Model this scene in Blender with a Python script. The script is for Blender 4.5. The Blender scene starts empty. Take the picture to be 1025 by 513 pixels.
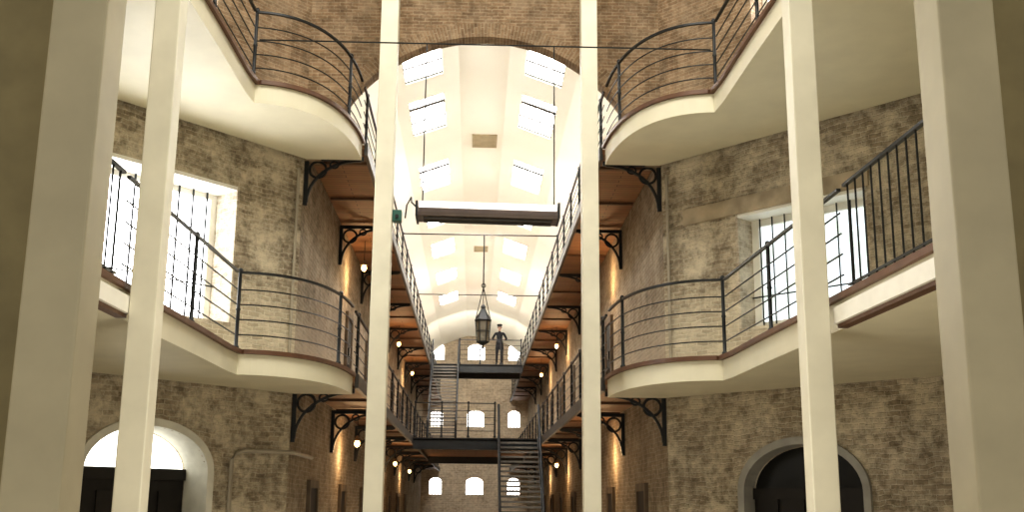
import bpy, math, random
from mathutils import Matrix, Vector
random.seed(4)
scene=bpy.context.scene
COL=scene.collection
scene.view_settings.view_transform='Standard'
scene.view_settings.exposure=0.3
for lk in ('Medium High Contrast','Standard - Medium High Contrast'):
    try:
        scene.view_settings.look=lk; break
    except Exception: pass

# ---------------------------------------------------------------- materials
def newmat(name):
    m=bpy.data.materials.new(name); m.use_nodes=True
    nt=m.node_tree; b=nt.nodes['Principled BSDF']
    return m,nt,b
def mat(name,c,rough=.6,metal=0,noise=.12,scale=4,bump=.0,emit=None,es=0,emit2=None):
    m,nt,b=newmat(name)
    b.inputs['Roughness'].default_value=rough
    b.inputs['Metallic'].default_value=metal
    tc=nt.nodes.new('ShaderNodeTexCoord')
    n=nt.nodes.new('ShaderNodeTexNoise'); n.inputs['Scale'].default_value=scale; n.inputs['Detail'].default_value=6
    nt.links.new(tc.outputs['Object'],n.inputs['Vector'])
    r=nt.nodes.new('ShaderNodeValToRGB')
    r.color_ramp.elements[0].position=.3; r.color_ramp.elements[1].position=.7
    r.color_ramp.elements[0].color=tuple(x*(1-noise) for x in c)+(1,)
    r.color_ramp.elements[1].color=tuple(min(1,x*(1+noise)) for x in c)+(1,)
    nt.links.new(n.outputs['Fac'],r.inputs['Fac']); nt.links.new(r.outputs['Color'],b.inputs['Base Color'])
    if bump:
        bp=nt.nodes.new('ShaderNodeBump'); bp.inputs['Strength'].default_value=bump; bp.inputs['Distance'].default_value=.02
        nt.links.new(n.outputs['Fac'],bp.inputs['Height']); nt.links.new(bp.outputs['Normal'],b.inputs['Normal'])
    if emit:
        b.inputs['Emission Color'].default_value=emit+(1,); b.inputs['Emission Strength'].default_value=es
    if emit2:
        r2=nt.nodes.new('ShaderNodeValToRGB'); r2.color_ramp.elements[0].position=.35; r2.color_ramp.elements[1].position=.6
        r2.color_ramp.elements[0].color=emit+(1,); r2.color_ramp.elements[1].color=emit2+(1,)
        nt.links.new(n.outputs['Fac'],r2.inputs['Fac']); nt.links.new(r2.outputs['Color'],b.inputs['Emission Color'])
    return m
def brick(name,c1,c2,mortar,bw,bh,ms=.012,dist=.03,dark=(.1,.08,.06),bump=.6,radial=False,stain=.5,wash=0,washcol=(.6,.54,.42),band=None,spot=.45):
    m,nt,b=newmat(name); b.inputs['Roughness'].default_value=.9
    N=nt.nodes.new; L=nt.links.new
    tc=N('ShaderNodeTexCoord'); sp=N('ShaderNodeSeparateXYZ'); L(tc.outputs['Object'],sp.inputs[0])
    cb=N('ShaderNodeCombineXYZ')
    if radial:
        a=N('ShaderNodeMath'); a.operation='ARCTAN2'; L(sp.outputs['Y'],a.inputs[0]); L(sp.outputs['X'],a.inputs[1])
        k=N('ShaderNodeMath'); k.operation='MULTIPLY'; k.inputs[1].default_value=3.1; L(a.outputs[0],k.inputs[0])
        x2=N('ShaderNodeMath'); x2.operation='MULTIPLY'; L(sp.outputs['X'],x2.inputs[0]); L(sp.outputs['X'],x2.inputs[1])
        y2=N('ShaderNodeMath'); y2.operation='MULTIPLY'; L(sp.outputs['Y'],y2.inputs[0]); L(sp.outputs['Y'],y2.inputs[1])
        s=N('ShaderNodeMath'); L(x2.outputs[0],s.inputs[0]); L(y2.outputs[0],s.inputs[1])
        q=N('ShaderNodeMath'); q.operation='SQRT'; L(s.outputs[0],q.inputs[0])
        L(q.outputs[0],cb.inputs[0]); L(k.outputs[0],cb.inputs[1])
    else:
        ad=N('ShaderNodeMath'); L(sp.outputs['X'],ad.inputs[0]); L(sp.outputs['Z'],ad.inputs[1])
        L(ad.outputs[0],cb.inputs[0]); L(sp.outputs['Y'],cb.inputs[1])
    nz=N('ShaderNodeTexNoise'); nz.inputs['Scale'].default_value=3.0; nz.inputs['Detail'].default_value=4
    L(tc.outputs['Object'],nz.inputs['Vector'])
    sub=N('ShaderNodeVectorMath'); sub.operation='SUBTRACT'; sub.inputs[1].default_value=(.5,.5,.5); L(nz.outputs['Color'],sub.inputs[0])
    sc=N('ShaderNodeVectorMath'); sc.operation='SCALE'; sc.inputs['Scale'].default_value=dist*2; L(sub.outputs[0],sc.inputs[0])
    av=N('ShaderNodeVectorMath'); L(cb.outputs[0],av.inputs[0]); L(sc.outputs[0],av.inputs[1])
    bt=N('ShaderNodeTexBrick'); L(av.outputs[0],bt.inputs['Vector'])
    bt.inputs['Scale'].default_value=1; bt.inputs['Brick Width'].default_value=bw; bt.inputs['Row Height'].default_value=bh
    bt.inputs['Mortar Size'].default_value=ms; bt.inputs['Mortar Smooth'].default_value=.4
    bt.inputs['Color1'].default_value=c1+(1,); bt.inputs['Color2'].default_value=c2+(1,); bt.inputs['Mortar'].default_value=mortar+(1,)
    n2=N('ShaderNodeTexNoise'); n2.inputs['Scale'].default_value=.9; n2.inputs['Detail'].default_value=8; n2.inputs['Roughness'].default_value=.7
    L(tc.outputs['Object'],n2.inputs['Vector'])
    rp=N('ShaderNodeValToRGB'); rp.color_ramp.elements[0].position=.35; rp.color_ramp.elements[1].position=.65
    rp.color_ramp.elements[0].color=(1-stain,)*3+(1,); rp.color_ramp.elements[1].color=(1.0,1.0,1.0,1)
    L(n2.outputs['Fac'],rp.inputs['Fac'])
    n3=N('ShaderNodeTexNoise'); n3.inputs['Scale'].default_value=7; n3.inputs['Detail'].default_value=6; n3.inputs['Roughness'].default_value=.65
    L(tc.outputs['Object'],n3.inputs['Vector'])
    r3=N('ShaderNodeValToRGB'); r3.color_ramp.elements[0].position=.4; r3.color_ramp.elements[1].position=.58
    r3.color_ramp.elements[0].color=dark+(1,); r3.color_ramp.elements[1].color=(1,1,1,1)
    L(n3.outputs['Fac'],r3.inputs['Fac'])
    m1=N('ShaderNodeMixRGB'); m1.blend_type='MULTIPLY'; m1.inputs[0].default_value=1; L(bt.outputs['Color'],m1.inputs[1]); L(rp.outputs['Color'],m1.inputs[2])
    m2=N('ShaderNodeMixRGB'); m2.blend_type='MULTIPLY'; m2.inputs[0].default_value=spot; L(m1.outputs[0],m2.inputs[1]); L(r3.outputs['Color'],m2.inputs[2])
    out=m2
    if wash:
        n4=N('ShaderNodeTexNoise'); n4.inputs['Scale'].default_value=1.9; n4.inputs['Detail'].default_value=9; n4.inputs['Roughness'].default_value=.75
        mp=N('ShaderNodeMapping'); mp.inputs['Location'].default_value=(7,3,2); L(tc.outputs['Object'],mp.inputs[0]); L(mp.outputs[0],n4.inputs['Vector'])
        r4=N('ShaderNodeValToRGB'); r4.color_ramp.elements[0].position=.46; r4.color_ramp.elements[1].position=.60
        r4.color_ramp.elements[0].color=(0,0,0,1); r4.color_ramp.elements[1].color=(wash,)*3+(1,)
        L(n4.outputs['Fac'],r4.inputs['Fac'])
        m3=N('ShaderNodeMixRGB'); L(r4.outputs['Color'],m3.inputs[0]); L(m2.outputs[0],m3.inputs[1]); m3.inputs[2].default_value=washcol+(1,)
        out=m3
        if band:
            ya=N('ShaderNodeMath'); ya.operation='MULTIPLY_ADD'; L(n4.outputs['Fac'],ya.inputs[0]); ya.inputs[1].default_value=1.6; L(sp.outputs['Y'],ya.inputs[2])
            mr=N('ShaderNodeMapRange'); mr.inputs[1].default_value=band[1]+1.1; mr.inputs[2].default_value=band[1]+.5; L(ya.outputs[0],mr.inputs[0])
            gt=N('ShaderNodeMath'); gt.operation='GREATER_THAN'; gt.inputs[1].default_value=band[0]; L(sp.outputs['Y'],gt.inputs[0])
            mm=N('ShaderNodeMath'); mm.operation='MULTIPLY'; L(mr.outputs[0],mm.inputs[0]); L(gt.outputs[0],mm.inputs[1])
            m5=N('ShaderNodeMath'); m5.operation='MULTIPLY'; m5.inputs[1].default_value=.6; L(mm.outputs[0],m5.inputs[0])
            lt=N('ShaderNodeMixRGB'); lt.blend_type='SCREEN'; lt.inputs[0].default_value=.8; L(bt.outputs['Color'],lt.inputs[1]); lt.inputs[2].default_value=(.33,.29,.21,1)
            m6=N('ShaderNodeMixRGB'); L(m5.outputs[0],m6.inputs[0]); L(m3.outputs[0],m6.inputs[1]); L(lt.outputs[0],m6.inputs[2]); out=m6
    L(out.outputs[0],b.inputs['Base Color'])
    bm=N('ShaderNodeBump'); bm.inputs['Strength'].default_value=bump; bm.inputs['Distance'].default_value=.04
    inv=N('ShaderNodeMath'); inv.operation='SUBTRACT'; L(n3.outputs['Fac'],inv.inputs[0]); L(bt.outputs['Fac'],inv.inputs[1])
    L(inv.outputs[0],bm.inputs['Height']); L(bm.outputs['Normal'],b.inputs['Normal'])
    return m
def planks(name,c1,c2,w=.14,axis='Y'):
    m,nt,b=newmat(name); b.inputs['Roughness'].default_value=.6
    N=nt.nodes.new; L=nt.links.new
    tc=N('ShaderNodeTexCoord'); bt=N('ShaderNodeTexBrick')
    L(tc.outputs['Object'],bt.inputs['Vector'])
    bt.inputs['Scale'].default_value=1; bt.inputs['Brick Width'].default_value=2.6; bt.inputs['Row Height'].default_value=w
    bt.inputs['Mortar Size'].default_value=.006
    bt.inputs['Color1'].default_value=c1+(1,); bt.inputs['Color2'].default_value=c2+(1,); bt.inputs['Mortar'].default_value=(.06,.03,.015,1)
    n=N('ShaderNodeTexNoise'); n.inputs['Scale'].default_value=6
    L(tc.outputs['Object'],n.inputs['Vector'])
    m2=N('ShaderNodeMixRGB'); m2.blend_type='MULTIPLY'; m2.inputs[0].default_value=.3; L(bt.outputs['Color'],m2.inputs[1]); L(n.outputs['Color'],m2.inputs[2])
    L(m2.outputs[0],b.inputs['Base Color'])
    return m

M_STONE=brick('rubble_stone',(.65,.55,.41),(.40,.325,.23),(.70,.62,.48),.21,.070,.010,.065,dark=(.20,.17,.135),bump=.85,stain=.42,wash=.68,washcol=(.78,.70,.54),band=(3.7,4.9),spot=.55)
M_REV=brick('reveal_brick',(.68,.60,.47),(.48,.40,.30),(.74,.67,.55),.2,.08,.010,.05,dark=(.35,.3,.24),bump=.8,stain=.3,wash=.6,washcol=(.80,.73,.59))
M_BRICK=brick('brown_brick',(.43,.295,.185),(.30,.20,.125),(.48,.38,.265),.21,.062,.009,.022,dark=(.3,.26,.2),bump=.5,stain=.45,wash=.28,washcol=(.54,.43,.31),spot=.5)
M_RING=brick('arch_brick',(.42,.29,.18),(.30,.20,.125),(.46,.365,.255),.21,.062,.009,.012,dark=(.35,.3,.24),bump=.5,radial=True,stain=.42,wash=.25,washcol=(.52,.42,.30))
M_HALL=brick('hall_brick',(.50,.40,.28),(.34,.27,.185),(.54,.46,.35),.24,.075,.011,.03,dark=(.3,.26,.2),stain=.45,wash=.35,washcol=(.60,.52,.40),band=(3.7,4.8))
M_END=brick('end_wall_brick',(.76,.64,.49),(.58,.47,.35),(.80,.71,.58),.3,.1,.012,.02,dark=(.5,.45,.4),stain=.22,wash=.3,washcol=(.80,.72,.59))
M_CREAM=mat('cream_paint',(.72,.68,.53),.55,noise=.06,scale=1.5,bump=.05)
M_POST=mat('post_paint',(.73,.70,.58),.5,noise=.07,scale=2.5,bump=.1)
M_POST_SHADE=mat('post_paint_shaded',(.56,.52,.39),.5,noise=.10,scale=2.0,bump=.1)  # post paint darkened to olive, shade on the outer posts put into the colour
M_CEIL=mat('ceiling_plaster',(.89,.87,.78),.8,noise=.02,scale=.8)
M_WHITE=mat('white_paint',(.86,.84,.77),.5,noise=.05)
M_BEAM=mat('weathered_timber_lintel',(.42,.35,.25),.8,noise=.3,scale=3,bump=.4)
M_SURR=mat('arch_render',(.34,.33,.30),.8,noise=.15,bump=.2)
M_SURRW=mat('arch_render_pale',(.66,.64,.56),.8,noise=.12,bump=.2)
M_IRON=mat('black_iron',(.018,.02,.022),.45,metal=.3,noise=.2)
M_STEEL=mat('dark_steel',(.06,.055,.05),.5,metal=.3,noise=.25)
M_TREAD=mat('worn_tread_iron',(.14,.13,.115),.5,metal=.2,noise=.3)
M_NOSE=mat('brown_nosing',(.13,.065,.038),.45,noise=.2)
M_DFR=mat('cell_door_frame',(.15,.115,.08),.7,noise=.2)
M_JOIST=mat('brown_joist',(.12,.065,.035),.6,noise=.2)
M_WOOD=planks('walkway_planks',(.40,.21,.10),(.30,.155,.075))
M_DOOR=mat('dark_door_wood',(.013,.010,.008),.6,noise=.3)
M_FLOOR=mat('flagstone_floor',(.46,.41,.33),.7,noise=.15,scale=1.2,bump=.1)
M_PIER=mat('olive_pier_paint',(.30,.26,.15),.6,noise=.12)
M_PIPE=mat('pipe_paint',(.38,.34,.27),.4,noise=.1)
M_SKY=mat('bright_sky_pane',(.8,.8,.8),.3,emit=(1,.99,.97),es=18)
M_WIN=mat('bright_window_pane',(.8,.8,.8),.3,emit=(.97,.98,1),es=9)
M_WINR=mat('garden_window_pane',(.8,.8,.8),.3,noise=.05,scale=3.0,emit=(.40,.50,.42),es=1.1,emit2=(.78,.90,1.0))
M_WIN2=mat('far_window_pane',(.8,.8,.8),.3,emit=(1,.98,.95),es=3.5)
M_FAN=mat('fanlight_pane',(.8,.8,.8),.3,emit=(1,1,.92),es=2.2)
M_BULB=mat('warm_bulb',(1,.7,.4),.3,emit=(1,.60,.22),es=6)
M_SHADE=mat('lamp_enamel',(.2,.15,.1),.4)
M_VENT=mat('vent_tan',(.45,.38,.25),.7)
M_HEAT=mat('heater_housing',(.10,.075,.062),.4,metal=.3)
M_REFL=mat('reflector_glow',(.85,.80,.76),.3,emit=(1,.94,.90),es=.9)  # glow added to the heater's reflector strip so it reads pale, not a lamp
M_GREEN=mat('green_box_plastic',(.03,.12,.09),.4)
M_GLASS=mat('lantern_glass',(.22,.20,.15),.15)
M_DARKG=mat('dark_fanlight_glass',(.010,.010,.010),.3)
M_UNI=mat('dark_uniform_cloth',(.008,.008,.010),.95)
M_SKIN=mat('skin',(.28,.18,.13),.6,noise=.05)
M_BOOT=mat('boot_leather',(.01,.01,.01),.4)
M_BRASS=mat('brass',(.3,.2,.06),.4,metal=.9)

# ---------------------------------------------------------------- geometry
class Geo:
    def __init__(s): s.v=[]; s.f=[]; s.m=[]
    def add(s,vs,fs,mi=0):
        o=len(s.v); s.v+= [tuple(v) for v in vs]; s.f+=[tuple(i+o for i in f) for f in fs]; s.m+=[mi]*len(fs); return s
    def box(s,c,d,mi=0,M=None):
        vs=[Vector((c[0]+d[0]/2*x,c[1]+d[1]/2*y,c[2]+d[2]/2*z)) for x in(-1,1) for y in(-1,1) for z in(-1,1)]
        if M: vs=[M@v for v in vs]
        return s.add(vs,[(0,1,3,2),(4,6,7,5),(0,4,5,1),(2,3,7,6),(0,2,6,4),(1,5,7,3)],mi)
    def sweep(s,pts,prof,closed=False,mi=0,up=Vector((0,0,1))):
        pts=[Vector(p) for p in pts]; n=len(pts); k=len(prof); vs=[]
        for i,p in enumerate(pts):
            if closed: t=(pts[(i+1)%n]-pts[i-1])
            else: t=pts[min(i+1,n-1)]-pts[max(i-1,0)]
            t.normalize(); u=up
            if abs(t.dot(u))>.97: u=Vector((0,1,0)) if abs(t.y)<.9 else Vector((1,0,0))
            a=t.cross(u).normalized(); b=a.cross(t).normalized()
            sc=1.0
            if 0<i<n-1 and not closed:
                d1=(pts[i]-pts[i-1]).normalized(); d2=(pts[i+1]-pts[i]).normalized()
                c=max(.5,math.cos(d1.angle(d2,0)/2)); sc=1/c
            for q in prof: vs.append(p+a*q[0]*sc+b*q[1])
        fs=[]
        for i in range(n if closed else n-1):
            j=(i+1)%n
            for q in range(k):
                r=(q+1)%k; fs.append((i*k+q,i*k+r,j*k+r,j*k+q))
        if not closed:
            fs.append(tuple(range(k-1,-1,-1))); fs.append(tuple((n-1)*k+q for q in range(k)))
        return s.add(vs,fs,mi)
    def tube(s,pts,r,seg=6,closed=False,mi=0,up=Vector((0,0,1))):
        return s.sweep(pts,[(r*math.cos(2*math.pi*i/seg),r*math.sin(2*math.pi*i/seg)) for i in range(seg)],closed,mi,up)
    def bar(s,pts,w,h,closed=False,mi=0,up=Vector((0,0,1))):
        return s.sweep(pts,[(-w/2,-h/2),(w/2,-h/2),(w/2,h/2),(-w/2,h/2)],closed,mi,up)
    def lathe(s,prof,seg=16,c=(0,0,0),mi=0):
        vs=[];n=len(prof)
        for r,z in prof:
            for i in range(seg):
                a=2*math.pi*i/seg; vs.append((c[0]+r*math.cos(a),c[1]+r*math.sin(a),c[2]+z))
        fs=[(i*seg+j,i*seg+(j+1)%seg,(i+1)*seg+(j+1)%seg,(i+1)*seg+j) for i in range(n-1) for j in range(seg)]
        fs.append(tuple(range(seg-1,-1,-1))); fs.append(tuple((n-1)*seg+j for j in range(seg)))
        return s.add(vs,fs,mi)
    def prism(s,poly,z0,z1,mi=0):
        n=len(poly); vs=[(x,y,z0) for x,y in poly]+[(x,y,z1) for x,y in poly]
        fs=[tuple(range(n-1,-1,-1)),tuple(range(n,2*n))]+[(i,(i+1)%n,n+(i+1)%n,n+i) for i in range(n)]
        return s.add(vs,fs,mi)
    def obj(s,name,mats,parent=None,smooth=False,label=None,category=None,kind=None,group=None,M=None,bevel=0):
        me=bpy.data.meshes.new(name); me.from_pydata(s.v,[],s.f)
        if not isinstance(mats,(list,tuple)): mats=[mats]
        for m in mats: me.materials.append(m)
        for p,mi in zip(me.polygons,s.m): p.material_index=mi; p.use_smooth=smooth
        import bmesh
        bm=bmesh.new(); bm.from_mesh(me); bmesh.ops.recalc_face_normals(bm,faces=bm.faces); bm.to_mesh(me); bm.free()
        o=bpy.data.objects.new(name,me); COL.objects.link(o)
        if M is not None: o.matrix_world=M
        if parent: o.parent=parent
        if bevel:
            b=o.modifiers.new('bev','BEVEL'); b.width=bevel; b.segments=2; b.limit_method='ANGLE'
        tag(o,label,category,kind,group); return o
def tag(o,label=None,category=None,kind=None,group=None):
    if label:o['label']=label
    if category:o['category']=category
    if kind:o['kind']=kind
    if group:o['group']=group
def empty(name,loc,label,category,group=None,rz=0,kind=None):
    e=bpy.data.objects.new(name,None); e.empty_display_size=.1; COL.objects.link(e)
    e.location=loc; e.rotation_euler=(0,0,rz); tag(e,label,category,kind,group); return e
def dup(thing,loc=None,rz=None,label=None,M=None):
    t=thing.copy(); COL.objects.link(t)
    if M is not None: t.matrix_world=M
    if loc is not None: t.location=loc
    if rz is not None: t.rotation_euler=(0,0,rz)
    if label: t['label']=label
    src=[c for c in thing.children]
    for c in src:
        k=c.copy(); COL.objects.link(k); k.parent=t
        for cc in c.children:
            kk=cc.copy(); COL.objects.link(kk); kk.parent=k
    return t
def frame(origin,U,V):
    U=Vector(U).normalized();V=Vector(V).normalized();Nn=U.cross(V)
    M=Matrix.Identity(4)
    for i in range(3): M[i][0]=U[i];M[i][1]=V[i];M[i][2]=Nn[i];M[i][3]=origin[i]
    return M
def panel(name,outer,holes,th,sign,M,material,kind='structure',label=None,category=None):
    cu=bpy.data.curves.new(name,'CURVE'); cu.dimensions='2D'; cu.fill_mode='BOTH'; cu.extrude=th/2
    for poly in [outer]+holes:
        sp=cu.splines.new('POLY'); sp.points.add(len(poly)-1); sp.use_cyclic_u=True
        for p,q in zip(sp.points,poly): p.co=(q[0],q[1],0,1)
    tmp=bpy.data.objects.new('tmp',cu); COL.objects.link(tmp)
    dg=bpy.context.evaluated_depsgraph_get(); me=bpy.data.meshes.new_from_object(tmp.evaluated_get(dg))
    bpy.data.objects.remove(tmp)
    for v in me.vertices: v.co.z+=sign*th/2
    me.materials.clear(); me.materials.append(material)
    for p in me.polygons: p.use_smooth=False
    me.name=name
    o=bpy.data.objects.new(name,me); COL.objects.link(o); o.matrix_world=M
    tag(o,label,category,kind); return o
def rect(x0,x1,y0,y1): return [(x0,y0),(x1,y0),(x1,y1),(x0,y1)]
def archpoly(xc,hw,y0,ys,rise,n=20):
    p=[(xc-hw,y0),(xc+hw,y0)]
    for i in range(n+1):
        a=math.pi*i/n; p.append((xc+hw*math.cos(a),ys+rise*math.sin(a)))
    return p

# ---------------------------------------------------------------- dimensions
L1=3.8; L2=7.7; YC=17.6; VW=1.98; WW=3.0; YE=63.0
A=math.radians(41); UA=(math.sin(A),-math.cos(A)); WLEN=7.42
EX=WW+WLEN*UA[0]; EY=YC+WLEN*UA[1]

# ---------------------------------------------------------------- shell
g=Geo(); g.box((0,27,-.1),(18,74,.2)); g.obj('floor',M_FLOOR,kind='structure')
WIN={-1:(1.25,4.3,4.42,6.62),1:(1.45,3.7,4.42,6.28)}
ARC={-1:(2.5,.98,2.22,.62),1:(2.42,.97,2.02,.66)}
for sgn,side in((-1,'left'),(1,'right')):
    Mw=frame((sgn*WW,YC,0),(sgn*UA[0],UA[1],0),(0,0,1))
    zs=1 if sgn<0 else -1
    wa,wb,wc,wd=WIN[sgn]; ac,ah,asp,ar=ARC[sgn]
    panel('wall_angled_'+side,rect(0,WLEN,0,L2-.2),[rect(wa,wb,wc,wd),archpoly(ac,ah,.02,asp,ar)],.9,zs,Mw,M_STONE)
    panel('wall_angled_upper_'+side,rect(0,WLEN,L2-.2,14),[rect(1.9,3.5,9.35,11.3)],.9,zs,Mw,M_BRICK)
    Ms=frame((sgn*EX,EY,0),(0,-1,0),(0,0,1)); zz=1 if sgn<0 else -1
    panel('wall_side_'+side,rect(0,18,0,14),[],.5,zz,Ms,M_STONE)
    Mh=frame((sgn*WW,YC+.02,0),(0,1,0),(0,0,1))
    zh=-1 if sgn<0 else 1
    panel('wall_hall_'+side,rect(0,YE-YC,0,L2),[],.5,zh,Mh,M_HALL)
    panel('wall_hall_upper_'+side,rect(0.4,YE-YC,L2,9.95),[],.5,zh,Mh,M_CEIL)
R=2.78; ZS=6.90; a0=math.asin(.5/R)
pts=[(R*math.cos(a0+(math.pi-2*a0)*i/48),R*math.sin(a0+(math.pi-2*a0)*i/48)) for i in range(49)]
panel('wall_arch',pts+[(-3.0,.5),(-3.0,7.1),(3.0,7.1),(3.0,.5)],[],.28,-1,frame((0,YC,ZS),(1,0,0),(0,0,1)),M_BRICK)
ring=[]
for i in range(41):
    a=math.radians(24+132*i/40); ring.append((3.02*math.cos(a),3.02*math.sin(a)))
for i in range(41):
    a=math.radians(156-132*i/40); ring.append((2.77*math.cos(a),2.77*math.sin(a)))
panel('trim_1',ring,[],.30,-1,frame((0,YC-.01,ZS),(1,0,0),(0,0,1)),M_RING)
eh=[]
WX=((-2.2,.36),(0,.5),(2.2,.36))
for lv in(2.83,2.83+3.78,2.83+7.6):
    for x,hw in WX: eh.append(archpoly(x,hw,lv-.5,lv+.15,.3,10))
panel('wall_end',rect(-3.2,3.2,0,11.6),eh,.6,-1,frame((0,YE,0),(1,0,0),(0,0,1)),M_END)
ZC=11.3; th=math.radians(20); SL=1.55
sk=[(21.9,1.05),(25.3,1.15),(30.35,1.2),(34.95,1.0),(39.5,1.1),(44.6,1.1),(49.6,1.1)]
for sgn,side in((-1,'left'),(1,'right')):
    V=(sgn*math.cos(th),0,-math.sin(th)); Mc=frame((sgn*.55,18,ZC),(0,1,0),V)
    holes=[rect(y-18-h,y-18+h,.38,1.26) for y,h in sk]
    zz=1 if sgn<0 else -1
    panel('ceiling_slope_'+side,rect(0,YE-18,0,SL),holes,.16,zz,Mc,M_CEIL)
    x2=.55+SL*math.cos(th); z2=ZC-SL*math.sin(th)
    g=Geo(); g.add([(sgn*x2,18,z2),(sgn*3.05,18,9.9),(sgn*3.05,YE,9.9),(sgn*x2,YE,z2),(sgn*x2,18,z2+.2),(sgn*3.05,18,10.1),(sgn*3.05,YE,10.1),(sgn*x2,YE,z2+.2)],
        [(0,1,2,3),(4,5,6,7),(0,1,5,4),(1,2,6,5),(2,3,7,6),(3,0,4,7)]); g.obj('ceiling_haunch_'+side,M_CEIL,kind='structure')
g=Geo(); g.box((0,(18+YE)/2,ZC+.1),(1.1,YE-18,.2)); g.obj('ceiling',M_CEIL,kind='structure')
panel('ceiling_front',rect(-8.5,8.5,-6,YC+.4),[rect(-3,3,1,13)],.25,1,frame((0,0,14),(1,0,0),(0,1,0)),M_CEIL)

for y,sc in((27.9,1),(40.6,.8)):
    e=empty('ceiling_vent',(0.07,y,ZC),'tan slatted square vent set in the plaster ceiling','vent',group='ceiling vents')
    g=Geo()
    for p in((-.3,0,.06,1.0),(.3,0,.06,1.0)): g.box((p[0],p[1],-.02),(p[2],p[3],.04))
    for yy in(-.47,.47): g.box((0,yy,-.02),(.6,.06,.04))
    g.obj('vent_frame',M_VENT,e)
    g=Geo()
    for i in range(9): g.box((0,-.4+.1*i,-.012),(.56,.07,.02))
    g.obj('slat',M_VENT,e); e.scale=(sc,sc,1)

def skylight():
    e=empty('skylight',(0,0,0),'bright roof light with dark glazing bars in the sloping plaster ceiling','skylight',group='hall roof lights',kind=None)
    g=Geo(); g.box((0,.82,0),(2.0,.88,.02)); g.obj('pane',M_SKY,e)
    g=Geo()
    for x in(-.97,.97): g.box((x,.82,0),(.05,.90,.06))
    for y in(.39,1.25): g.box((0,y,0),(2.0,.025,.06))
    g.obj('skylight_frame',M_STEEL,e)
    for x,w in((-.52,.15),(.28,.07)):
        g=Geo(); g.box((x,.82,0),(w,.88,.06)); g.obj('glazing_bar',M_STEEL,e)
    return e
sp=skylight(); first=True
k=0
for sgn in(-1,1):
    V=Vector((sgn*math.cos(th),0,-math.sin(th)))
    for y,h in sk:
        M=frame((sgn*.55,y,ZC),(0,1,0),V)
        zo=Vector((M[0][2],M[1][2],M[2][2]))*(.06 if sgn<0 else -.06)
        M2=M.copy(); M2.translation=M.translation+zo
        M2=M2@Matrix.Diagonal((h,1,1,1))
        t=sp if first else dup(sp)
        first=False
        t.matrix_world=M2; tag(t,kind='structure'); k+=1; t.name='window_%d'%(20+k)

def barred_window(name,w,h,M,nb=5,arch=0,pane=M_WIN,mull=True,label=None,inset=0,br=None,f=None,mulls=(0,)):
    e=bpy.data.objects.new(name,None); COL.objects.link(e); e.matrix_world=M; tag(e,label or 'tall white-framed window with dark iron bars','window','structure')
    g=Geo(); g.box((0,0,0),(w,h,.02)); g.obj('pane',pane,e)
    g=Geo(); f=f or (.10 if w>1.3 else .04)
    for x in(-w/2+f/2,w/2-f/2): g.box((x,0,.04),(f,h,.07))
    for y in(-h/2+f/2,h/2-f/2): g.box((0,y,.04),(w-2*f,f,.07))
    if mull:
        for mx in mulls: g.box((mx,0,.04),(.14,h-2*f,.06))
    g.obj('window_frame',M_WHITE,e)
    r=br or (.014 if w>1.3 else .016)
    for i in range(nb):
        x=-w/2+w*(i+1)/(nb+1); g=Geo(); g.tube([(x,-h/2,.12),(x,h/2,.12)],r,6); g.obj('iron_bar',M_IRON,e)
    g=Geo()
    for y in((-h*.2,) if w>1.3 else (-h*.2,h*.15)): g.bar([(-w/2,y,.12),(w/2,y,.12)],.022 if w>1.3 else .03,.012)
    g.obj('cross_bar',M_IRON,e)
    return e
n=0
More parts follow.
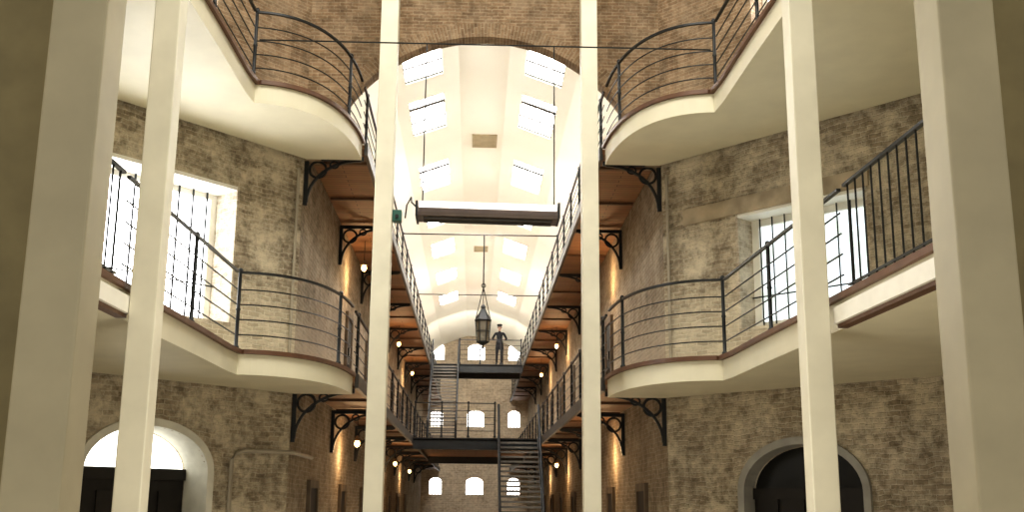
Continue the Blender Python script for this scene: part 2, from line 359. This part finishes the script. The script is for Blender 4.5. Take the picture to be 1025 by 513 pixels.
for sgn,side in((-1,'left'),(1,'right')):
    Mw=frame((sgn*WW,YC,0),(sgn*UA[0],UA[1],0),(0,0,1))
    si=(1 if sgn<0 else -1)
    d=(.6 if sgn<0 else .45)*si
    wa,wb,wc,wd=WIN[sgn]
    flip=Matrix.Rotation(math.pi,4,'Y') if sgn<0 else Matrix.Identity(4)
    n+=1; barred_window('window_%d'%n,wb-wa,wd-wc,Mw@Matrix.Translation(((wa+wb)/2,(wc+wd)/2,d))@flip,11 if sgn<0 else 9,f=.15 if sgn<0 else .17,mulls=(-.5,.5) if sgn<0 else (-.1,),pane=M_WIN if sgn<0 else M_WINR,br=.018 if sgn<0 else .013)
    n+=1; barred_window('window_%d'%n,1.6,1.95,Mw@Matrix.Translation((2.7,10.325,.42*si))@flip,6)
    g=Geo(); dl=abs(d)-.04
    for xx in(wa+.02,wb-.02): g.box((xx,(wc+wd)/2,dl/2*si),(.04,wd-wc,dl))
    g.box(((wa+wb)/2,wc+.02,dl/2*si),(wb-wa,.06,dl))
    g.obj('trim_%d'%(n+20),M_REV,kind='structure',M=Mw)
    g=Geo(); g.box(((wa+wb)/2,wd-.03,dl/2*si),(wb-wa,.06,dl)); g.obj('trim_%d'%(n+40),M_WHITE,kind='structure',M=Mw)
    if sgn>0:
        g=Geo(); g.box((2.1,wd+.12,.1*si),(3.3,.26,.28)); g.obj('trim_%d'%(n+1),M_BEAM,kind='structure',M=Mw)
    ac,ah,asp,ar=ARC[sgn]
    dm=empty('door_%d'%(1 if sgn<0 else 2),(0,0,0),'dark timber double door under an arched fanlight','door',kind='structure'); dm.matrix_world=Mw
    g=Geo(); sw=.11
    o=archpoly(ac,ah+sw,0,asp,ar+sw,24)[2:]; i_=archpoly(ac,ah,0,asp,ar,24)[2:]
    o=[(ac+ah+sw,0)]+o+[(ac-ah-sw,0)]; i_=[(ac+ah,0)]+i_+[(ac-ah,0)]
    zf=-.05*si; zb=(.5 if sgn<0 else .2)*si
    nn=len(o)
    vs=[(x,y,zf) for x,y in o]+[(x,y,zf) for x,y in i_]+[(ac+(x-ac)*.985,y-.01,zb) for x,y in i_]+[(x,y,0) for x,y in o]
    fs=[]
    for q in range(nn-1):
        fs+= [(q,q+1,nn+q+1,nn+q),(nn+q,nn+q+1,2*nn+q+1,2*nn+q),(q,q+1,3*nn+q+1,3*nn+q)]
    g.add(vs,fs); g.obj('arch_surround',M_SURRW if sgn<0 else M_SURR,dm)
    dz=(.55 if sgn<0 else .24)*si
    g=Geo(); g.prism([(x,y) for x,y in archpoly(ac,ah-.02,asp,asp,ar-.02,20)[2:]],dz-.01,dz+.01)
    g.obj('fanlight',M_FAN if sgn<0 else M_DARKG,dm)
    for s2 in(-1,1):
        x=ac+s2*ah/2
        g=Geo(); g.box((x,(asp-.08)/2+.02,dz),(ah-.03,asp-.12,.07))
        for yy,hh in((.6,.8),(1.55,.8)):
            for xx in(-.22,.22): g.box((x+xx,yy,dz-.05*si),(.34,hh,.04))
        g.obj('door_leaf',M_DOOR,dm)
    g=Geo(); g.box((ac,asp-.03,dz*.97),(2*ah,.16,.14)); g.box((ac,asp+.3,dz*.97),(.05,.6,.05)); g.obj('transom',M_DOOR,dm)
    for s2 in(.1,-.1):
        g=Geo(); g.lathe([(.015,-.03),(.035,-.02),(.04,0),(.035,.02),(.015,.03)],10,(ac+s2,1.05,dz-.08*si)); g.obj('knob',M_BRASS,dm)
for li,lv in enumerate((2.83,2.83+3.78,2.83+7.6)):
    for x,hw in WX:
        n+=1; barred_window('window_%d'%n,2*hw+.04,1.0,frame((x,YE+.35,lv-.02),(1,0,0),(0,0,1)),4 if hw>.4 else 3,pane=M_WIN2,mull=False,label='small barred cell-block window with bright daylight')

# ---------------------------------------------------------------- balconies
def bez(p,n):
    out=[]
    for i in range(n+1):
        t=i/n; a=(1-t)**3;b=3*t*(1-t)**2;c=3*t*t*(1-t);d=t**3
        out.append((a*p[0][0]+b*p[1][0]+c*p[2][0]+d*p[3][0],a*p[0][1]+b*p[1][1]+c*p[2][1]+d*p[3][1]))
    return out
curve=bez([(3.32,14.95),(2.62,15.0),(2.06,15.7),(2.04,17.56)],24)
near=[(3.58,6.6),(3.52,8.0),(3.46,10.3),(3.38,13.0),(3.355,14.5)]
def railing(path,posts,label,group,h=1.05,nr=4,bars=None,knob=True,rails=True,rr=.010):
    o=Vector(path[0]); e=empty('railing',o,label,'railing',group=group)
    P=[Vector(p)-o for p in path]
    g=Geo(); g.bar([p+Vector((0,0,h)) for p in P],.042,.03); g.obj('top_rail',M_IRON,e)
    if rails:
        for i in range(nr):
            g=Geo(); g.tube([p+Vector((0,0,h*(i+1)/(nr+1)*.97)) for p in P],rr,5); g.obj('rail',M_IRON,e)
    proto=None
    for q in posts:
        q=Vector(q)-o
        if proto is None:
            g=Geo(); g.lathe([(.042,0),(.042,.05),(.026,.07),(.026,h*.5),(.036,h*.52),(.026,h*.54),(.024,h-.02),(.03,h),(.036,h+.03),(.022,h+.06)],8)
            proto=g.obj('post',M_IRON,e,smooth=True); proto.location=q
        else:
            c=proto.copy(); COL.objects.link(c); c.location=q
    if bars:
        pr=None
        for q in bars:
            q=Vector(q)-o
            if pr is None:
                g=Geo(); g.tube([(0,0,.04),(0,0,h)],.010,6); pr=g.obj('baluster',M_IRON,e); pr.location=q
            else:
                c=pr.copy(); COL.objects.link(c); c.location=q
        g=Geo(); g.bar([p+Vector((0,0,.08)) for p in P],.03,.02); g.obj('bottom_rail',M_IRON,e)
    return e
WS=.02
for sgn in(-1,1):
    for lv,ln in((L1,'first'),(L2,'second')):
        edge=[(sgn*x,y) for x,y in near+curve]
        poly=edge+[(sgn*(WW-.05),YC-.04),(sgn*(EX-.05),EY-.04),(sgn*(EX-.05),6.6)]
        e=empty('balcony',(sgn*3.4,14,lv),'cream plastered balcony slab with curved end and brown nosing','balcony',group='%s floor balconies'%ln)
        off=Vector((-sgn*3.4,-14,0))
        P2=[(x+off.x,y+off.y) for x,y in poly]
        g=Geo(); g.prism(P2,-.31,-.03); g.obj('slab',M_CREAM,e)
        g=Geo(); E3=[Vector((x,y,0))+off for x,y in edge]
        g.bar(E3,.10,.06); g.obj('nosing',M_NOSE,e)
        nrr=near[:3]
        g=Geo(); nr3=[Vector((sgn*(x-.05),y,-.2))+off for x,y in nrr]; g.bar(nr3,.13,.16); g.obj('fascia_moulding',M_WHITE,e)
        g=Geo(); nr3=[Vector((sgn*(x-.03),y,-.30))+off for x,y in nrr]; g.bar(nr3,.10,.035); g.obj('lower_nosing',M_NOSE,e)
        ins=.06
        cp=[(sgn*(x+ins*.7),y+ins*.6,lv+.03) for x,y in curve]
        railing(cp,[cp[0],cp[19]],'black iron railing with thin horizontal rails round curved balcony','balcony railings',h=1.08,nr=4)
        st=[(sgn*(3.32+ins),14.93,lv+.03),(sgn*(3.39+ins),12.6,lv+.03),(sgn*(3.46+ins),10.45,lv+.03)]
        railing(st,[(st[1][0],12.9,lv+.03)],'black iron railing with thin horizontal rails on straight balcony edge','balcony railings',h=1.08,nr=4)
        nr=[(sgn*(3.46+ins),10.3,lv+.03),(sgn*(3.52+ins),8.0,lv+.03),(sgn*(3.55+ins),6.7,lv+.03)]
        def xa(y): return sgn*(3.46+ins+(10.3-y)*.024)
        bars=[(xa(10.2-.2*i),10.2-.2*i,lv+.03) for i in range(18)]
        railing(nr,[(xa(7.0),7.0,lv+.03)],'black iron railing with close upright balusters on balcony edge','balcony railings',h=1.08,bars=bars,rails=False)
        w=empty('hall_walkway',(sgn*(VW+WW)/2,YC,lv),'timber planked walkway with dark steel edge along cell wall','walkway',group='hall walkways')
        ln_=YE-YC-WS-.1
        g=Geo(); g.box((0,WS+ln_/2,-.06),(WW-VW-.04,ln_,.08)); g.obj('deck',M_WOOD,w)
        g=Geo(); g.box((-sgn*(WW-VW)/2,WS+ln_/2,-.09),(.06,ln_,.22)); g.obj('edge_beam',M_STEEL,w)
        j=None
        for i in range(19):
            if j is None:
                g=Geo(); g.box((0,.75,-.12),(WW-VW-.1,.06,.05)); j=g.obj('joist',M_JOIST,w)
            else:
                c=j.copy(); COL.objects.link(c); c.location=(0,2.3*i,0)
        X=sgn*(VW+.07)
        ps=[(X,YC+.6+2.0*i,lv-.015) for i in range(23)]
        railing([(X,YC+.12,lv-.015),(X,YE-.1,lv-.015)],ps,'long black iron railing along the hall walkway','hall walkway railings',h=1.07,nr=4,rr=.009)

# columns
for (x,y,w,lab,mt) in((-1.55,16.5,.28,'square cream painted post rising past the balconies',M_POST),(1.66,16.5,.26,'square cream painted post rising past the balconies',M_POST),
    (-3.215,10.35,.255,'square cream painted post against straight balcony edge',M_POST),(3.165,10.35,.25,'square cream painted post against straight balcony edge',M_POST),
    (-2.28,5.75,.30,'square cream painted post, shadowed and olive tinted',M_POST_SHADE),(2.62,5.75,.32,'square cream painted post, shadowed and olive tinted',M_POST_SHADE)):
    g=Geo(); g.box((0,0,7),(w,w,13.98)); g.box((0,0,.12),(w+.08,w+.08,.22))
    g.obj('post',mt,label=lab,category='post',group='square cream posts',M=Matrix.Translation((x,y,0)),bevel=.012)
for sgn,x in((-1,-3.14),(1,3.49)):
    g=Geo(); g.box((x,6.3,7),(1.4,.3,14)); g.obj('wall_pier_'+('left' if sgn<0 else 'right'),M_PIER,kind='structure')

# ---------------------------------------------------------------- brackets
def bracket():
    e=empty('iron_bracket',(0,0,0),'black cast-iron bracket with ring scroll under a walkway','bracket',group='walkway brackets')
    up=Vector((0,1,0))
    g=Geo(); g.bar([(.03,0,0),(.03,0,-.85)],.07,.06,up=up); g.obj('wall_strap',M_IRON,e)
    g=Geo(); g.bar([(0,0,-.035),(.98,0,-.035)],.07,.07); g.obj('arm',M_IRON,e)
    g=Geo(); g.bar([(.05+.88*(1-math.cos(a)) ,0,-.8+.74*math.sin(a)) for a in [math.pi/2*i/12 for i in range(13)]],.045,.05,up=up); g.obj('brace',M_IRON,e)
    g=Geo(); g.tube([(.22+.14*math.cos(a),0,-.23+.14*math.sin(a)) for a in [2*math.pi*i/18 for i in range(18)]],.022,6,closed=True,up=up)
    g.tube([(.49+.07*math.cos(a),0,-.14+.06*math.sin(a)) for a in [2*math.pi*i/14 for i in range(14)]],.016,6,closed=True,up=up); g.obj('ring_scroll',M_IRON,e)
    return e
b0=None
for lv in(L1,L2):
    for i in range(9):
        for sgn in(-1,1):
            loc=(sgn*(WW-.0),YC+(.12 if i==0 else .45)+4.6*i,lv-(.21 if i==0 else .15))
            if b0 is None: b0=bracket(); b0.location=loc
            else: dup(b0,loc,0 if sgn<0 else math.pi)
# ---------------------------------------------------------------- lamps
def lamp():
    e=empty('pendant_lamp',(0,0,0),'small glowing warm pendant lamp hanging under the walkway','lamp',group='walkway pendant lamps')
    g=Geo(); g.tube([(0,0,0),(0,0,-.5)],.008,6); g.obj('cord',M_IRON,e)
    g=Geo(); g.lathe([(.02,-.45),(.035,-.48),(.045,-.51),(.075,-.55),(.08,-.565),(.07,-.56),(.04,-.52)],14); g.obj('lamp_shade',M_SHADE,e,smooth=True)
    g=Geo(); g.lathe([(.01,-.53),(.04,-.56),(.062,-.61),(.062,-.64),(.04,-.68),(.01,-.70)],14); g.obj('bulb',M_BULB,e,smooth=True)
    l=bpy.data.lights.new('glow','POINT'); l.energy=27; l.color=(1,.65,.34); l.shadow_soft_size=.12
    o=bpy.data.objects.new('glow',l); COL.objects.link(o); o.parent=e; o.location=(0,0,-.85)
    return e
l0=None
for lv in(L1,L2):
    for y in(24.2,36.2,44.5):
        for sgn in(-1,1):
            loc=(sgn*2.62,y,lv-.11)
            if l0 is None: l0=lamp(); l0.location=loc
            else: dup(l0,loc)
def celldoor():
    e=empty('cell_door',(0,0,0),'dark timber cell door with iron hatch in brick wall','door',group='cell doors')
    g=Geo()
    for y in(-.5,.5): g.box((.03,y,1.05),(.07,.12,2.1))
    g.box((.03,0,2.14),(.07,1.12,.14)); g.obj('door_frame',M_DFR,e)
    g=Geo(); g.box((.02,0,1.04),(.03,.88,2.07))
    g.obj('door_leaf',M_DOOR,e)
    g=Geo(); g.box((.05,0,1.35),(.03,.26,.18)); g.obj('hatch',M_IRON,e)
    g=Geo(); g.tube([(.06,-.42,1.05),(.06,.1,1.05)],.015,6); g.obj('bolt',M_IRON,e)
    return e
c0=None
for lv in(0,L1,L2):
    for i in range(7):
        for sgn in(-1,1):
            if lv==L1 and i==0: continue
            loc=(sgn*WW,YC+2.65+4.6*i,lv-.01)
            if c0 is None: c0=celldoor(); c0.location=loc
            else: dup(c0,loc,0 if sgn<0 else math.pi)

# ---------------------------------------------------------------- bridges
def bridge(y0,y1,lv,label,rx0,rx1):
    e=empty('footbridge',(0,y0,lv),label,'bridge')
    g=Geo(); g.box((0,(y1-y0)/2,-.05),(2*VW-.06,y1-y0,.08)); g.obj('deck',M_WOOD,e)
    for y in(.05,y1-y0-.05):
        g=Geo(); g.box((0,y,-.2),(2*VW-.06,.1,.3)); g.box((0,y,-.04),(2*VW-.06,.2,.03)); g.box((0,y,-.35),(2*VW-.06,.2,.03)); g.obj('girder',M_IRON,e)
    ps=[(rx0+(rx1-rx0)*i/3,y0+.06,lv) for i in range(4)]
    railing([(rx0,y0+.06,lv),(rx1,y0+.06,lv)],ps,'black iron railing across footbridge','footbridge railings',h=1.05,nr=4)
bridge(34,46,L1,'dark steel and timber footbridge deck linking the walkways',-1.9,.55)
bridge(47,49.5,L2,'upper dark steel and timber footbridge linking walkways',-.75,1.9)

# ---------------------------------------------------------------- stairs
def stairs(x,ytop,z0,z1,run,w,label,x0=0):
    e=empty('staircase',(x,ytop-run,z0),label,'stairs')
    H=z1-z0; n=25
    for s in(-1,1):
        g=Geo(); g.bar([(s*w/2,.12,.14),(s*w/2,run-.03,H-.02)],.05,.22); g.obj('stringer',M_IRON,e)
        g=Geo(); g.tube([(s*w/2,0,1.0),(s*w/2,run-.05,H+1.0)],.036,8); g.obj('handrail',M_IRON,e)
        g=Geo(); g.tube([(s*w/2,0,.55),(s*w/2,run-.05,H+.55)],.016,6); g.obj('rail',M_IRON,e)
        for i in range(6):
            f=i/5*.985; g=Geo(); g.tube([(s*w/2,run*f,H*f),(s*w/2,run*f,H*f+(1.02 if 0<i else 1.15))],.02 if i else .045,6); g.obj('newel' if i==0 else 'baluster',M_IRON,e)
    t=None
    for i in range(n):
        f=(i+1)/(n+1); loc=(0,run*f,H*f)
        if t is None:
            g=Geo(); g.box((0,0,0),(w-.05,.22,.022)); g.box((0,-.105,-.02),(w-.05,.012,.055)); t=g.obj('tread',M_TREAD,e); t.location=loc
        else:
            c=t.copy(); COL.objects.link(c); c.location=loc
stairs(1.27,33.9,0,L1,3.5,1.22,'steep black iron open-tread staircase rising to first walkway')
stairs(-1.34,46.9,L1,L2,4.2,1.1,'steep black iron open-tread staircase rising to upper walkway')

# ---------------------------------------------------------------- cable, heater, box
g=Geo(); g.tube([(-3.3,14.95,8.36),(3.3,14.95,8.36)],.011,6); g.obj('span_cable',M_IRON,label='thin dark steel cable spanning between upper balcony railings',category='cable')
hx,hy,hz=.05,14.95,5.66
e=empty('overhead_heater',(hx,hy,hz),'long dark radiant heater with pale strip hanging on two thin wires','heater')
g=Geo(); prof=[(-.20,0),(.20,0),(.20,.05),(.17,.14),(-.17,.14),(-.20,.05)]
g.sweep([(-.98,0,.06),(.98,0,.03)],prof,up=Vector((0,0,1))); g.obj('housing',M_HEAT,e)
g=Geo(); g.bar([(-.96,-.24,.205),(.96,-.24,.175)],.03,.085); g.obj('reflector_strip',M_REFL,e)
g=Geo()
for y in(-.1,.1): g.tube([(-.9,y,.05),(.9,y,.02)],.022,8)
g.obj('heating_tube',M_STEEL,e)
for x in(-.99,.99):
    g=Geo(); g.box((x,-.02,.14),(.03,.48,.22)); g.obj('end_cap',M_IRON,e)
for x in(-.92,.94):
    g=Geo(); g.tube([(x,0,.18),(x,0,2.69)],.010,5); g.obj('suspension_wire',M_IRON,e)
g=Geo(); g.tube([(-.98,0,.2),(-1.08,.1,.32),(-1.1,.3,.45),(-1.2,.9,.5),(-1.25,1.35,.42)],.012,6); g.obj('power_cable',M_IRON,e)
e=empty('junction_box',(-1.335,16.5,6.15),'small dark green electrical junction box on cream post','electrical box')
g=Geo(); g.box((0,0,0),(.14,.16,.18)); g.obj('box_body',M_GREEN,e,bevel=.01)
g=Geo(); g.tube([(0,-.08,-.02),(0,-.12,-.02)],.03,8); g.obj('cable_gland',M_IRON,e)
for y,z in((28.0,8.72),(36.5,8.72)):
    g=Geo(); g.tube([(-VW-.05,y,z),(VW+.05,y,z)],.018,6); g.obj('tie_rod',M_IRON,label='thin iron tie rod spanning between upper walkway railings',category='tie rod',group='tie rods')

# lantern
e=empty('hanging_lantern',(.1,28,5.72),'black hexagonal iron lantern hanging from a rod on a long chain','lantern')
g=Geo(); g.lathe([(.08,.10),(.155,.15),(.155,.18)],6); g.lathe([(.21,.70),(.22,.73),(.12,.90),(.05,1.04),(.07,1.07),(.03,1.14)],6)
for i in range(6):
    a=math.pi/3*i; g.bar([(.15*math.cos(a),.15*math.sin(a),.15),(.195*math.cos(a),.195*math.sin(a),.72)],.026,.026)
g.bar([(.17*math.cos(math.pi/3*i),.17*math.sin(math.pi/3*i),.44) for i in range(6)],.02,.02,closed=True)
g.obj('lantern_frame',M_IRON,e)
g=Geo(); g.lathe([(.132,.18),(.178,.70)],6); g.obj('lantern_glass',M_GLASS,e)
g=Geo(); g.lathe([(.01,-.02),(.04,.02),(.025,.06),(.06,.11)],8); g.obj('finial',M_IRON,e)
for s in(-1,1):
    g=Geo(); g.tube([(s*.19,0,.75),(0,0,1.6)],.012,5); g.obj('stay',M_IRON,e)
g=Geo(); g.tube([(0,0,1.14),(0,0,1.6)],.012,5); g.tube([(0,0,1.6),(0,0,2.99)],.018,6)
g.tube([(.05*math.cos(a),0,1.64+.05*math.sin(a)) for a in [2*math.pi*i/12 for i in range(12)]],.014,5,closed=True,up=Vector((0,1,0)))
g.obj('chain',M_IRON,e)

# pipes
def W(s,z,off=.06): return (-(WW+UA[0]*s)+math.cos(A)*off, YC+UA[1]*s-math.sin(A)*off, z)
g=Geo(); g.tube([W(1.12,0),W(1.12,2.42),W(1.05,2.52),W(.9,2.56),W(.15,2.57),(-2.92,17.62,2.57),(-2.92,19.6,2.57)],.032,8); g.obj('pipe',M_PIPE,smooth=True,label='painted metal pipe bending along stone wall into the hall',category='pipe',group='wall pipes')
for sgn in(-1,1):
    g=Geo(); x=sgn*(WW+UA[0]*.14)-sgn*.04; y=YC-.15
    g.tube([(x,y,L1),(x,y,7.2)],.024,8)
    for z in(4.6,5.6,6.6): g.lathe([(.036,0),(.036,.05)],8,(x,y,z))
    g.obj('pipe',M_PIPE,label='slim painted conduit with clips on stone corner',category='pipe',group='wall pipes')

# ---------------------------------------------------------------- person
def person(loc):
    J={'pel':((0,0,.95),.125),'sp':((0,.01,1.15),.115),'ch':((0,0,1.34),.14),'nk':((0,0,1.5),.05),'h0':((0,-.02,1.58),.065),'h1':((0,-.02,1.67),.085),'h2':((0,-.01,1.75),.068)}
    E=[('pel','sp'),('sp','ch'),('ch','nk'),('nk','h0'),('h0','h1'),('h1','h2')]
    for s,c in((-1,'l'),(1,'r')):
        J.update({c+'hp':((s*.09,0,.88),.09),c+'kn':((s*.11,-.02,.49),.062),c+'an':((s*.12,.02,.09),.045),c+'to':((s*.14,-.14,.045),.045),
          c+'sh':((s*.175,.0,1.42),.062),c+'el':((s*.31,.04,1.17),.046),c+'wr':((s*.21,-.22,1.12),.032),c+'ha':((s*.2,-.30,1.11),.035)})
        E+=[('pel',c+'hp'),(c+'hp',c+'kn'),(c+'kn',c+'an'),(c+'an',c+'to'),('ch',c+'sh'),(c+'sh',c+'el'),(c+'el',c+'wr'),(c+'wr',c+'ha')]
    ks=list(J); me=bpy.data.meshes.new('person'); me.from_pydata([J[k][0] for k in ks],[(ks.index(a),ks.index(b)) for a,b in E],[])
    o=bpy.data.objects.new('tmp',me); COL.objects.link(o)
    m=o.modifiers.new('s','SKIN')
    for i,k in enumerate(ks):
        r=J[k][1]; me.skin_vertices[0].data[i].radius=(r,r*(.75 if k in('pel','sp','ch') else 1)); me.skin_vertices[0].data[i].use_root=(k=='pel')
    s=o.modifiers.new('u','SUBSURF'); s.levels=2
    dg=bpy.context.evaluated_depsgraph_get(); m2=bpy.data.meshes.new_from_object(o.evaluated_get(dg)); bpy.data.objects.remove(o)
    g=Geo(); g.add([v.co[:] for v in m2.vertices],[tuple(p.vertices) for p in m2.polygons])
    for i,p in enumerate(m2.polygons):
        c=p.center
        if c.z>1.5 or (c.y<-.24 and c.z>1): g.m[i]=1
        elif c.z<.13: g.m[i]=2
    for s in(-1,1):
        for k in range(4):
            x=s*.2+(k-1.5)*.019; l=(.9,1.05,1,.8)[k]
            g.tube([(x,-.32,1.12),(x,-.36,1.125),(x,-.385*1,1.10),(x,-.385,1.10-.03*l)],.009,6,mi=1)
        g.tube([(s*.165,-.29,1.11),(s*.14,-.32,1.1),(s*.135,-.345,1.085)],.01,6,mi=1)
    g.add([(-.015,-.1,1.66),(.015,-.1,1.66),(0,-.1,1.70),(0,-.128,1.655)],[(0,1,3),(1,2,3),(2,0,3)],1)
    for s in(-1,1): g.lathe([(.005,-.03),(.018,-.015),(.02,.01),(.006,.03)],8,(s*.085,-.015,1.665),1); g.lathe([(.003,-.006),(.01,0),(.003,.006)],8,(s*.032,-.1,1.685),2)
    g.box((0,-.098,1.62),(.045,.01,.008),2)
    p=g.obj('person',[M_UNI,M_SKIN,M_BOOT],smooth=True,label='person in dark uniform and peaked cap standing at railing',category='person')
    p.location=loc
    g=Geo(); g.lathe([(.098,1.715),(.1,1.75),(.12,1.79),(.105,1.81),(.02,1.815)],16,(0,-.015,0)); g.obj('cap',M_UNI,p)
    g=Geo(); g.prism([(-.08,-.09),(.08,-.09),(.06,-.15),(0,-.17),(-.06,-.15)],1.715,1.725); g.obj('cap_peak',M_BOOT,p)
    g=Geo()
    seg=20; prof=[(.185,.145,.72),(.17,.13,.85),(.15,.115,1.02)]
    vs=[(a*math.cos(2*math.pi*i/seg),b*math.sin(2*math.pi*i/seg),z) for a,b,z in prof for i in range(seg)]
    fs=[(r*seg+i,r*seg+(i+1)%seg,(r+1)*seg+(i+1)%seg,(r+1)*seg+i) for r in range(2) for i in range(seg)]
    g.add(vs,fs); g.obj('coat_skirt',M_UNI,p,smooth=True)
    g=Geo(); g.bar([(.15*math.cos(2*math.pi*i/seg),.118*math.sin(2*math.pi*i/seg),1.03) for i in range(seg)],.015,.05,closed=True); g.obj('belt',M_BOOT,p)
person((.97,47.44,L2-.01))

# ---------------------------------------------------------------- lights / world
w=bpy.data.worlds.new('world'); scene.world=w; w.use_nodes=True
bg=w.node_tree.nodes['Background']; bg.inputs[0].default_value=(1,.955,.84,1); bg.inputs[1].default_value=.70
def area(loc,target,size,energy,color=(1,.95,.82),sy=None):
    l=bpy.data.lights.new('area_light','AREA'); l.size=size; l.energy=energy; l.color=color
    if sy: l.shape='RECTANGLE'; l.size_y=sy
    o=bpy.data.objects.new('area_light',l); COL.objects.link(o); o.location=loc
    o.rotation_euler=(Vector(target)-Vector(loc)).to_track_quat('-Z','Y').to_euler()
area((0,8,13.6),(0,12.5,0),6,880,(1,.955,.85))
area((0,7.6,.9),(0,13.5,7.0),3,95,(1,.93,.77))  # added low fill, out of view, lifting the balcony soffits
area((0,28,10.9),(0,30,0),1.0,210,(1,.95,.86))
area((0,42,10.9),(0,44,0),1.0,260,(1,.95,.86))
area((0,53,9.3),(0,63,4.5),1.5,160,(1,.95,.86))  # added fill near the far end, brightens the end wall
# added upward fill brightening the hall ceiling
area((0,39.5,8.2),(0,39.5,12),2.6,185,(1,.965,.88),sy=41)

# ---------------------------------------------------------------- camera
cd=bpy.data.cameras.new('camera'); cam=bpy.data.objects.new('camera',cd); COL.objects.link(cam)
cd.sensor_width=36; cd.lens=1097/1025*36; cd.clip_end=300
Rm=Matrix.Rotation(math.radians(-1.91),4,'Z')@Matrix.Rotation(math.radians(102.8),4,'X')@Matrix.Rotation(math.radians(.5),4,'Z')
cam.matrix_world=Matrix.Translation((-.1,0,1.8))@Rm
scene.camera=cam
